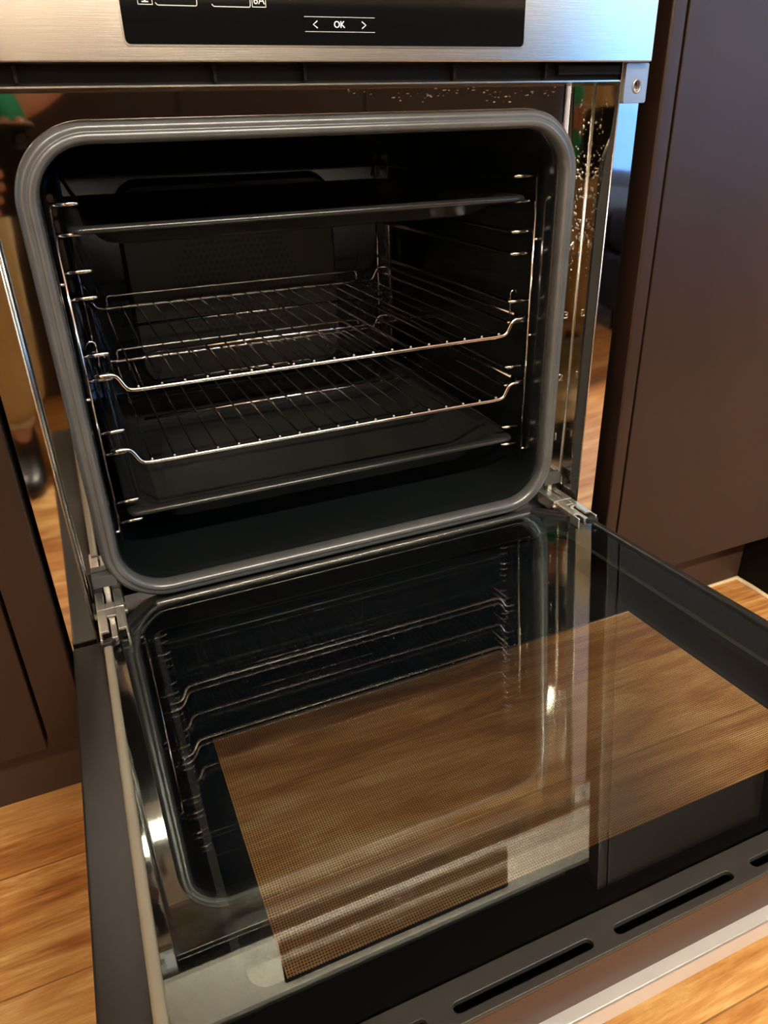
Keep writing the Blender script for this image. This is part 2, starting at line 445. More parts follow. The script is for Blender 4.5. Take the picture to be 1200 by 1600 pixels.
# low navy sofa by the glazed door (mirrored in the flange of the oven)
sofa = empty('sofa', (1.85, -2.25, FLOOR))
M_navy = pmat('navy_fabric', (.020, .028, .060), .9, 0, .2, bump=((1, 1, 1), 300, .3))
bx('sofa_base', -.42, .42, -.95, .95, .07, .25, M_navy, sofa, bevel=.02)
bx('backrest', .22, .42, -.95, .95, .25, .43, M_navy, sofa, bevel=.05)
for a_, b_ in ((-.95, -.80), (.80, .95)): bx('armrest', -.42, .42, a_, b_, .25, .39, M_navy, sofa, bevel=.04)
for a_, b_ in ((-.795, -.003), (.003, .795)): bx('seat_cushion', -.43, .22, a_, b_, .25, .38, M_navy, sofa, bevel=.035)
for a_ in (-.36, .36):
    for b_ in (-.88, .88): bx('leg', a_ - .02, a_ + .02, b_ - .02, b_ + .02, 0, .07, M_black, sofa)
tag(sofa, 'low navy fabric sofa by the glazed door, seen mirrored in the oven frame edge', 'sofa')

# ------------------------------------------------------------------ kitchen units beside and under the oven
CY = -0.0116            # front plane of the doors
KZ = -0.122             # underside of the doors
def unit(name, label, x0, x1, doors, cat='cabinet'):
    e = empty(name, ((x0 + x1) / 2, 0.3, FLOOR)); ox, oy, oz = e.location
    bx('carcass', x0 - ox, x1 - ox, 0.009 - oy, 0.60 - oy, KZ + .002 - oz, 0.628 - oz, M_cab, e)
    for a, b in doors:
        bx('cabinet_door', a - ox, b - ox, CY - oy, 0.0085 - oy, KZ - oz, 0.622 - oz, M_cab, e, bevel=0.0012)
    tag(e, label, cat)
    return e
unit('base_cabinet', 'dark brown base cabinet with flat door, right of the oven past the gap', 0.3315, 0.638, [(0.3325, 0.638)])
unit('base_cabinet', 'dark brown base cabinet with flat door, left of the oven past the gap', -0.94, -0.3395, [(-0.94, -0.3415)])
u = bx('filler_panel', 0.3135, 0.3305, CY, 0.58, KZ, 0.622, M_cab, bevel=0.0022)
tag(u, 'narrow dark brown upright filler strip between oven and right cabinet', 'panel')
u = bx('filler_panel', -0.3385, -0.3022, CY, 0.58, KZ, 0.622, M_cab, bevel=0.0015)
tag(u, 'narrow dark brown upright filler strip left of the oven edge', 'panel')
# niche behind the gaps and drawer front under the oven
u = bx('oven_housing_panel', -0.2985, 0.2985, -0.002, 0.56, KZ, -0.052, M_cab, bevel=0.001)
tag(u, 'dark brown panel closing the housing under the oven', 'panel')
u = bx('kickboard', -0.94, 0.640, 0.050, 0.066, FLOOR, KZ, M_kick)
tag(u, 'dark brown recessed kickboard running along the floor under the cabinets', 'kickboard')
u = bx('end_panel', 0.641, 1.0, -0.030, 0.60, FLOOR, 0.628, M_black)
tag(u, 'black end panel reaching the floor at the right end of the kickboard', 'panel')
bm = bmesh.new()
tube(bm, [(0.36, 0.0485, FLOOR + .001), (0.50, 0.0485, FLOOR + .001), (0.638, 0.0485, FLOOR + .001), (0.6385, 0.02, FLOOR + .001), (0.6385, -0.03, FLOOR + .001)], [.001, .0015, .004, .004, .003], n=6)
tag(link_mesh('caulk_bead', bm, M_caulk, smooth=True), 'cream caulk bead along the floor at the kickboard corner', 'caulk')
u = bx('worktop', -0.96, 1.02, -0.035, 0.61, 0.630, 0.668, M_top, bevel=0.002)
tag(u, 'stone worktop lying over the oven and cabinets', 'worktop')

# facing island
isl = empty('kitchen_island', (0.35, -1.75, FLOOR)); ox, oy, oz = isl.location
bx('carcass', -1.35, .93, -0.33, 0.33, .1, .862, M_cab, isl)
bx('kick', -1.3, .90, -0.28, 0.28, 0, .1, M_kick, isl)
for i in range(4):
    a = 0.106 - .35 - 1.0 + i * 0.503 - .0
    bx('cabinet_door', a + .0025, a + .5005, .3305, .35, .105, .855, M_cab, isl, bevel=0.001)
bx('island_worktop', -1.37, .95, -0.36, .37, .862, .902, M_top, isl, bevel=.002)
tag(isl, 'dark brown kitchen island facing the oven, seen mirrored in its polished frame', 'kitchen island')

# ------------------------------------------------------------------ the oven
oven = empty('built_in_oven', (0, 0, -0.05))
tag(oven, 'built-in oven with steel control panel and its glass door hanging open', 'oven')
def OV(name, bm, mat, parent=oven, **kw):
    """mesh given in world coordinates under the oven"""
    o = link_mesh(name, bm, mat, parent, **kw)
    if parent is oven: o.location = (0, 0, 0.05)
    return o
YP = -0.0116
YR = 0.037           # bottom of the recess round the opening
ZT = 0.4376

# control panel
bm = bmesh.new(); box(bm, -0.2975, 0.2975, YP, 0.008, 0.4516, 0.5500)
cp = OV('control_panel', bm, M_brushed, bevel=0.0012)
cpo = Vector((0, 0, 0))
disp = rrect(0.1600, 0.4622, 0.5360, 0.0035, 5)
bm = bmesh.new()
plate(bm, disp, [], lambda u, v, d: (u, YP - 0.0004 + d, v), 0.0012)
link_mesh('display_glass', bm, M_display, cp)
bm = bmesh.new()
ring_o = rrect(0.1612, 0.4610, 0.5372, 0.0045, 5)
plate(bm, ring_o, [disp], lambda u, v, d: (u, YP - 0.0008 + d, v), 0.0012)
link_mesh('display_bezel', bm, pmat('bright_edge', (.75, .73, .70), .2, 1.0), cp)
ZB = YP - 0.0007
FR = (math.radians(90), 0, 0)
text_mesh('ok_marking', 'OK', 0.0060, M_lit, cp, (-0.0027, ZB, 0.4755), FR)
for sx, x in ((1, -0.0219), (-1, 0.0174)):
    bm = bmesh.new()
    tube(bm, [(x + .0018 * sx, ZB, .4777), (x - .0014 * sx, ZB, .4755), (x + .0018 * sx, ZB, .4733)], .00035, n=6)
    link_mesh('arrow_marking', bm, M_lit, cp)
for z in (0.4803, 0.4710):
    bm = bmesh.new(); box(bm, -0.0300, 0.0262, ZB, ZB + .0006, z - .00018, z + .00018)
    link_mesh('touch_field_line', bm, M_lit_dim, cp)
def outline(bm, x0, x1, z0, z1, t=.0004):
    for a in ((x0, x1, z0, z0 + t), (x0, x1, z1 - t, z1), (x0, x0 + t, z0, z1), (x1 - t, x1, z0, z1)):
        box(bm, a[0], a[1], ZB, ZB + .0006, a[2], a[3])
M_icon = mat_emit('lit_icon', (0.62, 0.60, 0.55), 0.28)
bm = bmesh.new(); outline(bm, -.1480, -.1380, .4852, .4952); box(bm, -.1452, -.1408, ZB, ZB + .0006, .4866, .4873)
box(bm, -.1436, -.1424, ZB, ZB + .0006, .4868, .4900)
link_mesh('display_icon', bm, M_icon, cp)
bm = bmesh.new(); outline(bm, -.0685, -.0582, .4852, .4952); link_mesh('display_icon', bm, M_icon, cp)
text_mesh('display_icon', '6A', .0072, M_icon, cp, (-.0633, ZB, .4893), FR)
for x0, x1 in ((-.1362, -.1078), (-.0975, -.0698)):
    bm = bmesh.new()
    tube(bm, bendpath([(x0, ZB, .4865), (x0 + .0012, ZB, .4851), (x1 - .0004, ZB, .4851), (x1, ZB, .4865), (x1, ZB, .49)], .0008, 3), .0003, n=5)
    link_mesh('display_line', bm, M_icon, cp)
bm = bmesh.new(); n = 40
tube(bm, [(.1045 + .0082 * math.cos(2 * PI * k / n), ZB, .5025 + .0082 * math.sin(2 * PI * k / n)) for k in range(n)], .00022, n=5, closed=True)
link_mesh('sensor_ring', bm, M_lit_dim, cp)

for x in (-.101, .1045):  # glowing bars stand in for the glints at the sensors
    bm = bmesh.new(); tube(bm, [(x - .0040, ZB, .4965), (x - .0020, ZB, .4985), (x + .0040, ZB, .4990)], .0004, n=6)
    link_mesh('sensor_glint', bm, M_lit, cp)
# box behind the panel and around the cavity
bm = bmesh.new()
box(bm, -0.272, 0.272, 0.012, 0.54, ZT + .012, 0.585)
box(bm, -0.272, 0.272, 0.475, 0.54, -0.05, ZT + .012)
OV('appliance_body', bm, M_housing)
# vent slot under the panel: lip, louvres
bm = bmesh.new()
box(bm, -0.2745, 0.2745, 0.004, 0.012, ZT + .0005, 0.4516)
for x in (-.262, -.236, -.10, -.03, .10, .19):
    box(bm, x, x + .0025, -0.002, 0.004, ZT + .002, .4514)
box(bm, 0.205, 0.272, -0.001, 0.004, 0.4425, 0.4500)
OV('vent_slot', bm, M_black, bevel=.0005)
bm = bmesh.new(); box(bm, -0.2744, 0.2744, 0.022, YR, -0.05, -0.0105); box(bm, -0.2744, 0.2744, 0.014, 0.022, -0.05, -0.02)
OV('lower_shade_strip', bm, M_housing)  # black boxes added so the gap below the gasket stays dark

# front frame of polished steel: flange, side walls of the recess, back plane with the opening
def flange_mesh(sx):
    bm = bmesh.new()
    x0, x1 = sorted((sx * 0.2746, sx * 0.2978))
    box(bm, x0, x1, 0.0, 0.0015, -0.05, ZT + .0145)
    box(bm, *sorted((sx * 0.2746, sx * 0.2758)), 0.0015, YR + .0015, -0.05, ZT)
    # bright rolled inner and outer edge
    return bm
for sx in (-1, 1):
    OV('frame_flange', flange_mesh(sx), M_mirror, bevel=.0004)
    bm = bmesh.new(); x = sx * 0.2740
    tube(bm, [(x, -0.0002, -0.045), (x, -0.0002, ZT)], .0008, n=8)
    OV('frame_edge_bead', bm, M_brushed, smooth=True)
opening = rrect(0.2405, 0.0030, 0.4085, 0.050, 12)
bm = bmesh.new()
plate(bm, [(-0.2746, -0.05), (0.2746, -0.05), (0.2746, ZT), (-0.2746, ZT)], [opening], lambda u, v, d: (u, YR + d, v), 0.0012)
OV('front_frame', bm, M_mirror)
bm = bmesh.new(); box(bm, -0.2746, 0.2746, 0.0, YR, ZT - .0006, ZT + .0006); OV('frame_top_lip', bm, M_brushed)
# thin seam near the right of the top strip
bm = bmesh.new(); box(bm, 0.2395, 0.2402, YR - .0009, YR, .405, ZT - .001); OV('frame_seam', bm, M_black)
for sx in (-1, 1):
    bm = bmesh.new(); tube(bm, [(sx * .2740, YR - .0004, -0.045), (sx * .2740, YR - .0004, ZT)], .0009, n=8)
    OV('frame_corner_bead', bm, M_brushed, smooth=True)
# recess side seals
for sx in (-1, 1):
    prof = []
    z0, z1, y0, y1 = 0.018, ZT - .002, 0.0015, 0.0150
    pts = [(y0, z0 - .012), (y0, z1), (y0 + .001, z1), (y0 + .004, .400), (y0 + .0095, .365), (y1, .325), (y1, z0 + .014)]
    for i in range(7):
        a = i / 6 * PI / 2; pts.append((y1 - (1 - math.cos(a)) * .010, z0 + .014 - math.sin(a) * .020))
    xx = 0.2738
    bm = bmesh.new()
    plate(bm, pts, [], lambda u, v, d: (sx * (xx + d), u, v), 0.0012)
    OV('side_seal', bm, M_darkrub)
# printed shelf level numbers
for k, z in enumerate((0.0760, 0.1480, 0.2180, 0.2900, 0.3590)):
    o = text_mesh('level_number', str(k + 1), 0.0115, M_brushed, oven, (0.2637, YR - .0003, z + .05), FR, depth=.0005)

# door gasket
def sweep_rect(bm, path, normals, sect, y0):
    rings = []
    for (px, pz), (nx, nz) in zip(path, normals):
        rings.append([bm.verts.new((px + nx * a, y0 - b, pz + nz * a)) for a, b in sect])
    N = len(rings); m = len(sect)
    for i in range(N):
        a, b = rings[i], rings[(i + 1) % N]
        for k in range(m):
            bm.faces.new((a[k], a[(k + 1) % m], b[(k + 1) % m], b[k]))
def with_normals(hx, z0, z1, r, n):
    P, Nn = [], []
    for (px, pz, a0) in ((hx - r, z0 + r, -90), (hx - r, z1 - r, 0), (-hx + r, z1 - r, 90), (-hx + r, z0 + r, 180)):
        for i in range(n + 1):
            a = math.radians(a0 + 90.0 * i / n)
            P.append((px + r * math.cos(a), pz + r * math.sin(a))); Nn.append((math.cos(a), math.sin(a)))
    return P, Nn
P, Nn = with_normals(0.2465, 0.0015, 0.4095, 0.052, 18)
sect = [(-.0075, 0), (-.0085, .004), (-.0080, .010), (-.0055, .0145), (-.0020, .0155), (-.0004, .0135), (.0006, .0128), (.0022, .0138), (.0050, .0125), (.0078, .0085), (.0085, .003), (.0080, 0)]
bm = bmesh.new(); sweep_rect(bm, P, Nn, sect, YR)
OV('door_gasket', bm, M_gasket, smooth=True)

# cavity
bm = bmesh.new()
loops = []
for hx, z0, z1, r, y in ((.2435, .0005, .4110, .050, YR + .0015), (.2425, .0018, .4098, .049, YR - .0015), (.2400, .0040, .4075, .047, YR - .0030), (.2375, .0068, .4045, .044, YR - .0008),
                         (.2368, .0078, .4035, .043, YR + .004), (.2366, .0085, .4030, .043, YR + .02), (.2400, .0075, .4040, .043, YR + .032), (.2405, .0070, .4045, .043, .30), (.2405, .0070, .4045, .043, .452), (.236, .011, .400, .040, .458)):
    loops.append([(a, y, b) for a, b in rrect(hx, z0, z1, r, 12)])
loft(bm, loops, close_ends=(False, True))
OV('oven_cavity', bm, M_enamel, smooth=True)
# fan cover on the cavity back
bm = bmesh.new()
loft(bm, [[(a, y, b) for a, b in rrect(hx, -.13, .13, .03, 6)] for hx, y in ((.150, .006), (.149, 0.0), (.146, -.003))], close_ends=(False, True))
fc = link_mesh('fan_cover', bm, M_grille, oven, loc=(-0.004, .4515, .215 + .05))
n = 24
for xx, zz in ((-.130, -.11), (.130, -.11), (-.130, .11), (.130, .11)):
    bm = bmesh.new()
    loft(bm, [[(xx + r * math.cos(2 * PI * k / n), y, zz + r * math.sin(2 * PI * k / n)) for k in range(n)] for r, y in ((.005, -.003), (.005, -.0055), (.003, -.0065))], close_ends=(False, True))
    link_mesh('cover_screw', bm, M_enamel, fc)
# lamp lens on the left side wall and small fixing screw
bm = bmesh.new()
loft(bm, [[(-.2400 + d, .10 + r * math.cos(2 * PI * k / n), .372 + r * math.sin(2 * PI * k / n)) for k in range(n)] for r, d in ((.007, 0), (.007, .002), (.004, .0035))], close_ends=(False, True))
OV('cavity_fixing', bm, M_enamel)

# side racks
A_, YRD = 0.2323, 0.0622
RZ = [0.3582, 0.3347, 0.3050, 0.2829, 0.2334, 0.2107, 0.1599, 0.1384, 0.0871, 0.0652]
for sx in (-1, 1):
    bm = bmesh.new()
    X = sx * A_
    tube(bm, bendpath([(X, YRD, .0415), (X, YRD, .3600)], .003), .0017, n=10)
    rack = OV('side_rack', bm, M_chrome, smooth=True)
    bm = bmesh.new()
    tube(bm, [(sx * .2135, .4495, .045), (sx * .2135, .4495, .372)], .0016, n=8)
    link_mesh('back_rod', bm, M_chrome, rack, smooth=True)
    for z in RZ:
        bm = bmesh.new()
        xi = sx * (A_ - .0235)
        tube(bm, bendpath([(X, YRD + .0030, z), (xi, YRD + .0040, z), (xi, .447, z)], .006, 6), .0021, n=10)
        link_mesh('runner_wire', bm, M_chrome, rack, smooth=True)
    bm = bmesh.new()
    tube(bm, bendpath([(sx * .2185, .080, .2125), (sx * .2185, .080, .2410), (sx * .2235, .080, .2430), (sx * .2285, .080, .2370)], .003, 4), .0009, n=8)
    link_mesh('locking_hook', bm, M_chrome, rack, smooth=True)
    for z in (.2965, .195, .058):
        bm = bmesh.new(); tube(bm, [(X, YRD, z), (sx * .2385, YRD - .001, z)], .0018, n=8)
        link_mesh('rack_stud', bm, M_chrome, rack, smooth=True)

# hinges
def hinge(sx):
    hz = 0.0100
    e = empty('hinge', (sx * 0.2565, 0.0, 0.05 + hz), parent=oven)
    def hb(name, boxes, mat=M_zinc, rot=None, loc=None):
        bm = bmesh.new()
        for b_ in boxes: box(bm, *b_)
        return link_mesh(name, bm, mat, e, bevel=.0006, rot=rot, loc=loc)
    # fixed arm from the frame: channel with a slot
    hb('hinge_arm', [(-.0115, -.0045, .003, .036, -.003, .0), (.0045, .0115, .003, .036, -.003, .0), (-.0045, .0045, .003, .013, -.003, .0),
                     (-.0125, -.0105, .003, .036, -.014, -.0005), (.0105, .0125, .003, .036, -.014, -.0005)])
    hb('hinge_tongue', [(-.0028, .0028, .010, .0365, -.006, -.001), (-.0028, .0028, .030, .0362, -.001, .009)], M_zinc)
    hb('hinge_arm', [(-.0112, -.0042, -.034, .001, -.003, .0), (.0042, .0112, -.034, .001, -.003, .0), (-.0042, .0042, -.010, .001, -.003, .0),
                     (-.0125, -.0105, -.045, .001, -.014, -.0005), (.0105, .0125, -.045, .001, -.014, -.0005)])
    hb('hinge_tongue', [(-.0026, .0026, -.042, -.012, -.0075, -.003), (-.0026, .0026, -.016, -.012, -.003, .0005)])
    bm = bmesh.new(); tube(bm, [(-.015, .002, -.006), (.015, .002, -.006)], .0032, n=12)
    link_mesh('hinge_pin', bm, M_zinc, e, smooth=True)
    hb('hinge_slot_frame', [(-.014, .014, .0362, .0372, -.018, .022)], M_housing)
    hb('hinge_slot_frame', [(-.011, .011, .026, .0362, .010, .022)], M_darkrub)
hinge(-1); hinge(1)

# fixing bracket at the top right
bm = bmesh.new()
n = 18
plate(bm, rrect(0.0128, 0.4193, 0.4514, .0018, 3, cx=0.2885), [[(0.2894 + .0034 * math.cos(2 * PI * k / n), 0.4329 + .0045 * math.sin(2 * PI * k / n)) for k in range(n)]], lambda u, v, d: (u, -0.0042 + d, v), 0.0040)
br = OV('mounting_bracket', bm, M_satin, bevel=.0004)
bm = bmesh.new()
loft(bm, [[(0.2894 + r * math.cos(2 * PI * k / n), y, 0.4329 + r * 1.25 * math.sin(2 * PI * k / n)) for k in range(n)] for r, y in ((.0050, -.0043), (.0046, -.0052), (.0036, -.0050), (.0034, -.001))])
link_mesh('bracket_hole_rim', bm, M_satin, br, smooth=True)
bm = bmesh.new()
plate(bm, rrect(0.0128, 0.4193, 0.4514, .0018, 3, cx=-0.2885), [[(-0.2894 + .0034 * math.cos(2 * PI * k / n), 0.4329 + .0045 * math.sin(2 * PI * k / n)) for k in range(n)]], lambda u, v, d: (u, -0.0042 + d, v), 0.0040)
OV('mounting_bracket', bm, M_satin, bevel=.0004)

# water drops on the polished frame right of the opening
bm = bmesh.new()
for i in range(150):
    z = random.gauss(.325, .040); x = random.uniform(.2570, .2735)
    if not (.235 < z < .43): continue
    r = random.choice((.0004, .0006, .0009, .0011)) * random.uniform(.7, 1.2)
    mtx = Matrix.Translation((x, YR - r * .25, z)) @ Matrix.Diagonal((r, r * .5, r * random.uniform(1, 2.2), 1))
    bmesh.ops.create_icosphere(bm, subdivisions=1, radius=1, matrix=mtx)
for i in range(70):
    x = random.uniform(.02, .235); z = .4305 + random.gauss(0, .0026) + .002 * math.sin(x * 60)
    r = random.choice((.0003, .0005, .0007))
    mtx = Matrix.Translation((x, YR - r * .25, z)) @ Matrix.Diagonal((r * random.uniform(1, 3.5), r * .4, r * .8, 1))
    bmesh.ops.create_icosphere(bm, subdivisions=1, radius=1, matrix=mtx)
wd = OV('water_drops', bm, M_water, smooth=True); wd['kind'] = 'stuff'

# ------------------------------------------------------------------ the oven door (local frame: y runs back to the hinge, z up from the inner pane)
door = empty('oven_door', (0, 0, 0.05), (-math.atan(0.0666), 0, 0), parent=oven)
# inner pane
def pane_poly(hx, y0, y1, c=0.0):
    if c: return [(-hx, y0), (hx, y0), (hx, y1 - c), (hx - c, y1), (-hx + c, y1), (-hx, y1 - c)]
    return [(-hx, y0), (hx, y0), (hx, y1), (-hx, y1)]
flat = lambda z: (lambda u, v, d: (u, v, z + d))
bm = bmesh.new(); plate(bm, pane_poly(.2602, -.4450, .0090, .040), [], flat(-.004), .004)
ig = link_mesh('inner_glass', bm, [M_glass1, M_border], door)
for p in ig.data.polygons:
    if p.normal.z < -0.9: p.material_index = 1
bm = bmesh.new(); plate(bm, pane_poly(.2590, -.4440, .0080, .046), [], flat(-.0240), .004)
mg = link_mesh('printed_glass', bm, [M_glass2, M_frit], door)
for p in mg.data.polygons:
    if p.normal.z < -0.9: p.material_index = 1
bm = bmesh.new(); plate(bm, pane_poly(.2600, -.4440, -.010), [], flat(-.0400), .004)
link_mesh('outer_glass', bm, M_pane, door)
# outer door frame (visible as the wide dark ledge on the left), with the window cut out
bm = bmesh.new()
plate(bm, pane_poly(.2968, -.4600, -.0020), [pane_poly(.2640, -.4440, -.0060)], flat(-.0410), .0200)
df = link_mesh('door_frame', bm, M_doormetal, door, bevel=.0015)
bm = bmesh.new()
plate(bm, pane_poly(.2968, -.4600, -.0020), [pane_poly(.2300, -.4150, -.1450)], flat(-.0440), .003)
link_mesh('outer_skin', bm, M_brushed, door, bevel=.0006)
for sx in (-1, 1):
    bm = bmesh.new(); box(bm, *sorted((sx * .2604, sx * .2678)), -.4450, -.0420, -.0210, -.0005)
    link_mesh('edge_seal', bm, M_seal if sx < 0 else M_doormetal, door, bevel=.0022, segs=3)
    # corner caps over the hinges
    bm = bmesh.new()
    pts = [(sx * .2700, -.0470), (sx * .2604, -.0470), (sx * .2160, .0095), (sx * .2300, .0100), (sx * .2420, -.0080), (sx * .2430, -.0300), (sx * .2650, -.0400), (sx * .2700, -.0400)]
    plate(bm, pts, [], flat(-.0215), .0245)
    link_mesh('corner_cap', bm, M_housing, door, bevel=.0010)
# bar across the hinge side
bm = bmesh.new(); box(bm, -.2150, .2150, .0092, .0135, -.0200, .0012)
link_mesh('hinge_side_bar', bm, M_plastic, door, bevel=.0008)
bm = bmesh.new(); box(bm, -.2140, .2140, .0060, .0092, .0000, .0012)
link_mesh('hinge_side_trim', bm, M_brushed, door, bevel=.0003)
# vent trim along the handle side
bm = bmesh.new()
slots = []
x = -.2285
while x < .24:
    slots.append(slot2(x, x + .0812, -.4595, -.4540, 5)); x += .09535
slots = [s for s in slots if max(q[0] for q in s) < .262]
plate(bm, [(-.2655, -.4645), (.2655, -.4645), (.2655, -.4435), (-.2655, -.4435)], slots, flat(-.0030), .0035)
link_mesh('vent_trim', bm, M_plastic, door, bevel=.0006)
bm = bmesh.new(); box(bm, -.2655, .2655, -.4640, -.4440, -.0200, -.0100)
link_mesh('vent_duct', bm, M_black, door)
bm = bmesh.new(); box(bm, -.2655, .2655, -.4645, -.4632, -.0300, -.0030)
link_mesh('door_edge_panel', bm, pmat('brown_reflection_edge', (.085, .046, .031), .5, 0, .3), door)  # brown base colour stands in for the floor reflected in this edge
bm = bmesh.new(); box(bm, -.2975, .2975, -.4715, -.4632, -.0330, -.0300); box(bm, -.2975, .2975, -.4715, -.4700, -.0450, -.0300)
link_mesh('door_bottom_trim', bm, pmat('bright_trim', (.70, .70, .68), .35, .35), door, bevel=.0008)
# handle on the outer face
bm = bmesh.new()
tube(bm, [(-.26, -.425, -.085), (.26, -.425, -.085)], .009, n=16)
tube(bm, [(-.235, -.425, -.085), (-.235, -.425, -.044)], .006, n=12); tube(bm, [(.235, -.425, -.085), (.235, -.425, -.044)], .006, n=12)
link_mesh('handle', bm, M_brushed, door, smooth=True)

# ------------------------------------------------------------------ trays and shelves (things of their own)
def tray(name, label, ztop, depth, slope, group=None):
    hx, y0, y1 = .2225, .0600, .4380
    cy = (y0 + y1) / 2; hy = (y1 - y0) / 2
    e = empty(name, (0, cy, ztop - depth))
    def ring(dx, z, r):
        return [(a, b, z) for a, b in rrect(hx - dx, -(hy - dx), hy - dx, r, 8)]
    d = depth
    bm = bmesh.new()
    loft(bm, [ring(.0045, d - .0068, .010), ring(.0012, d - .0058, .011), ring(.0, d - .0036, .012), ring(.0006, d - .0016, .012), ring(.0026, d - .0002, .012), ring(.0055, d + .0002, .013), ring(.014, d - .0012, .020), ring(.0185, d - .0045, .026),
              ring(.0185 + slope, .004, .030), ring(.0225 + slope, .0012, .030), ring(.030 + slope, .0010, .030)], close_ends=(False, True))
    md = link_mesh('tray_body', bm, M_tray, e, smooth=True)
    s = md.modifiers.new('solid', 'SOLIDIFY'); s.thickness = 0.0008; s.offset = -1
    tag(e, label, 'oven tray', group)
    return e
tray('baking_tray', 'shallow black enamelled baking tray on the topmost runners', .3405, .0200, .010)
tray('roasting_tray', 'deep black enamelled tray on the lowest runners under the lower shelf', .0760, .0340, .016)

def shelf(z, label):
    x1, ylo, yhi = .1965, .0558, .4400
    up = .0165; xs = .2235
    e = empty('wire_shelf', (0, .25, z)); oy = .25
    def rail(y, hook):
        bm = bmesh.new()
        pts = [(-xs, y + hook, up), (-xs, y, up), (-.2080, y, up), (-.2000, y, .001), (-.190, y, 0), (.190, y, 0), (.2000, y, .001), (.2080, y, up), (xs, y, up), (xs, y + hook, up)]
        pts = [(a, b - oy, c) for a, b, c in pts]
        tube(bm, bendpath(pts, .0055, 6), .0023, n=12)
        return bm
    link_mesh('front_rail', rail(ylo, .02), M_chrome, e, smooth=True)
    link_mesh('rear_rail', rail(yhi, -.02), M_chrome, e, smooth=True)
    for sx in (-1, 1):
        bm = bmesh.new(); tube(bm, [(sx * xs, ylo + .014 - oy, up), (sx * xs, yhi - .014 - oy, up)], .0021, n=8)
        link_mesh('side_rail', bm, M_chrome, e, smooth=True)
    bm = bmesh.new()
    tube(bm, bendpath([(-.186, yhi - .006 - oy, .0035), (-.186, yhi - .004 - oy, .0165), (.172, yhi - .004 - oy, .0165), (.172, yhi - .006 - oy, .0035)], .006, 5), .0017, n=8)
    link_mesh('rear_stop', bm, M_chrome, e, smooth=True)
    for y, xx in ((.1840, .1820), (.3230, .1790)):
        bm = bmesh.new(); tube(bm, [(-xx, y - oy, -.0008), (xx, y - oy, -.0010)], .0019, n=8)
        link_mesh('cross_wire', bm, M_chrome, e, smooth=True)
    for k in range(19):
        x = -.190 + k * .02115
        bm = bmesh.new(); tube(bm, [(x, ylo - .0012 - oy, .0030), (x, ylo + .004 - oy, .0032), (x, ylo + .012 - oy, .0019), (x, yhi - .001 - oy, .0019)], .00112, n=8)
        link_mesh('grid_wire', bm, M_chrome, e, smooth=True)
    tag(e, label, 'oven shelf', 'chrome wire shelves in the oven')
shelf(.1998, 'upper of the two chrome wire shelves, on the middle runners')
shelf(.1274, 'lower of the two chrome wire shelves, just above the deep tray')

# ------------------------------------------------------------------ the photographer, the phone and a cloth, behind the camera (seen mirrored in the steel)
MC = Matrix.Translation(CAM) @ CROT.to_matrix().to_4x4()
def W(x, y, z): return MC @ Vector((x, y, z))
phone = empty('mobile_phone', tuple(W(-.025, -.059, .008)), tuple(CROT))
def pl(bm_, name, mat, **kw): return link_mesh(name, bm_, mat, phone, **kw)
bm = bmesh.new()
loft(bm, [[(a, b, z) for a, b in rrect(hx, -.073 + d, .073 - d, .011 - d, 6)] for hx, d, z in ((.0350, .002, -.0042), (.0370, 0, -.003), (.0370, 0, .003), (.0350, .002, .0042))], close_ends=(True, True))
pl(bm, 'phone_body', M_black, smooth=False)
bm = bmesh.new()
for d in (1,):
    P1 = rrect(.0374, -.0734, .0734, .0114, 6)
    loft(bm, [[(a, b, z) for a, b in P1] for z in (-.003, .003)])
pl(bm, 'phone_edge', M_chrome)
bm = bmesh.new(); loft(bm, [[(a + .0200, b, z) for a, b in rrect(hx, .0360 + .0175 - hx, .0360 + .0175 + hx, .007, 5)] for hx, z in ((.0180, -.0042), (.0175, -.0058))], close_ends=(False, True))
pl(bm, 'camera_bump', M_gloss)
for lx, ly in ((.0275, .062), (.0275, .045), (.0120, .0535)):
    bm = bmesh.new(); n = 20
    loft(bm, [[(lx + r * math.cos(2 * PI * k / n), ly + r * math.sin(2 * PI * k / n), z) for k in range(n)] for r, z in ((.0075, -.0058), (.0075, -.0072), (.0062, -.0074), (.0058, -.0066))], close_ends=(False, True))
    pl(bm, 'phone_lens', M_housing)
tag(phone, 'black mobile phone with three lenses held up before the oven, seen mirrored at upper left', 'phone')

def skin(name, verts, edges, rad, mat, parent, sub=2):
    me = bpy.data.meshes.new(name); me.from_pydata([tuple(v) for v in verts], edges, []); me.materials.append(mat)
    o = bpy.data.objects.new(name, me); COL.objects.link(o); o.parent = parent
    m = o.modifiers.new('skin', 'SKIN'); m.use_smooth_shade = True
    for i, r in enumerate(rad):
        sv = me.skin_vertices[0].data[i]; sv.radius = (r, r) if not isinstance(r, tuple) else r; sv.use_root = (i == 0)
    sm = o.modifiers.new('sub', 'SUBSURF'); sm.levels = sub; sm.render_levels = sub
    return o
class Sk:
    def __init__(s): s.v = []; s.e = []; s.r = []
    def add(s, p, r, prev=None):
        s.v.append(Vector(p)); s.r.append(r); i = len(s.v) - 1
        if prev is not None: s.e.append((prev, i))
        return i
    def chain(s, pts, prev=None):
        for p, r in pts: prev = s.add(p, r, prev)
        return prev
person = empty('person', (-.40, -1.05, FLOOR))
PO = Vector(person.location)
def L(p): return Vector(p) - PO
def hand(sk, wrist, palm, fingers, thumb):
    """wrist index, palm centre, list of finger point lists, thumb points (world)"""
    k = sk.add(L(palm), .021, wrist)
    for f in fingers:
        sk.chain([(L(p), r) for p, r in zip(f, (.0095, .0090, .0082, .0070))], k)
    sk.chain([(L(p), r) for p, r in zip(thumb, (.0115, .0100, .0085))], wrist)
sk = Sk()
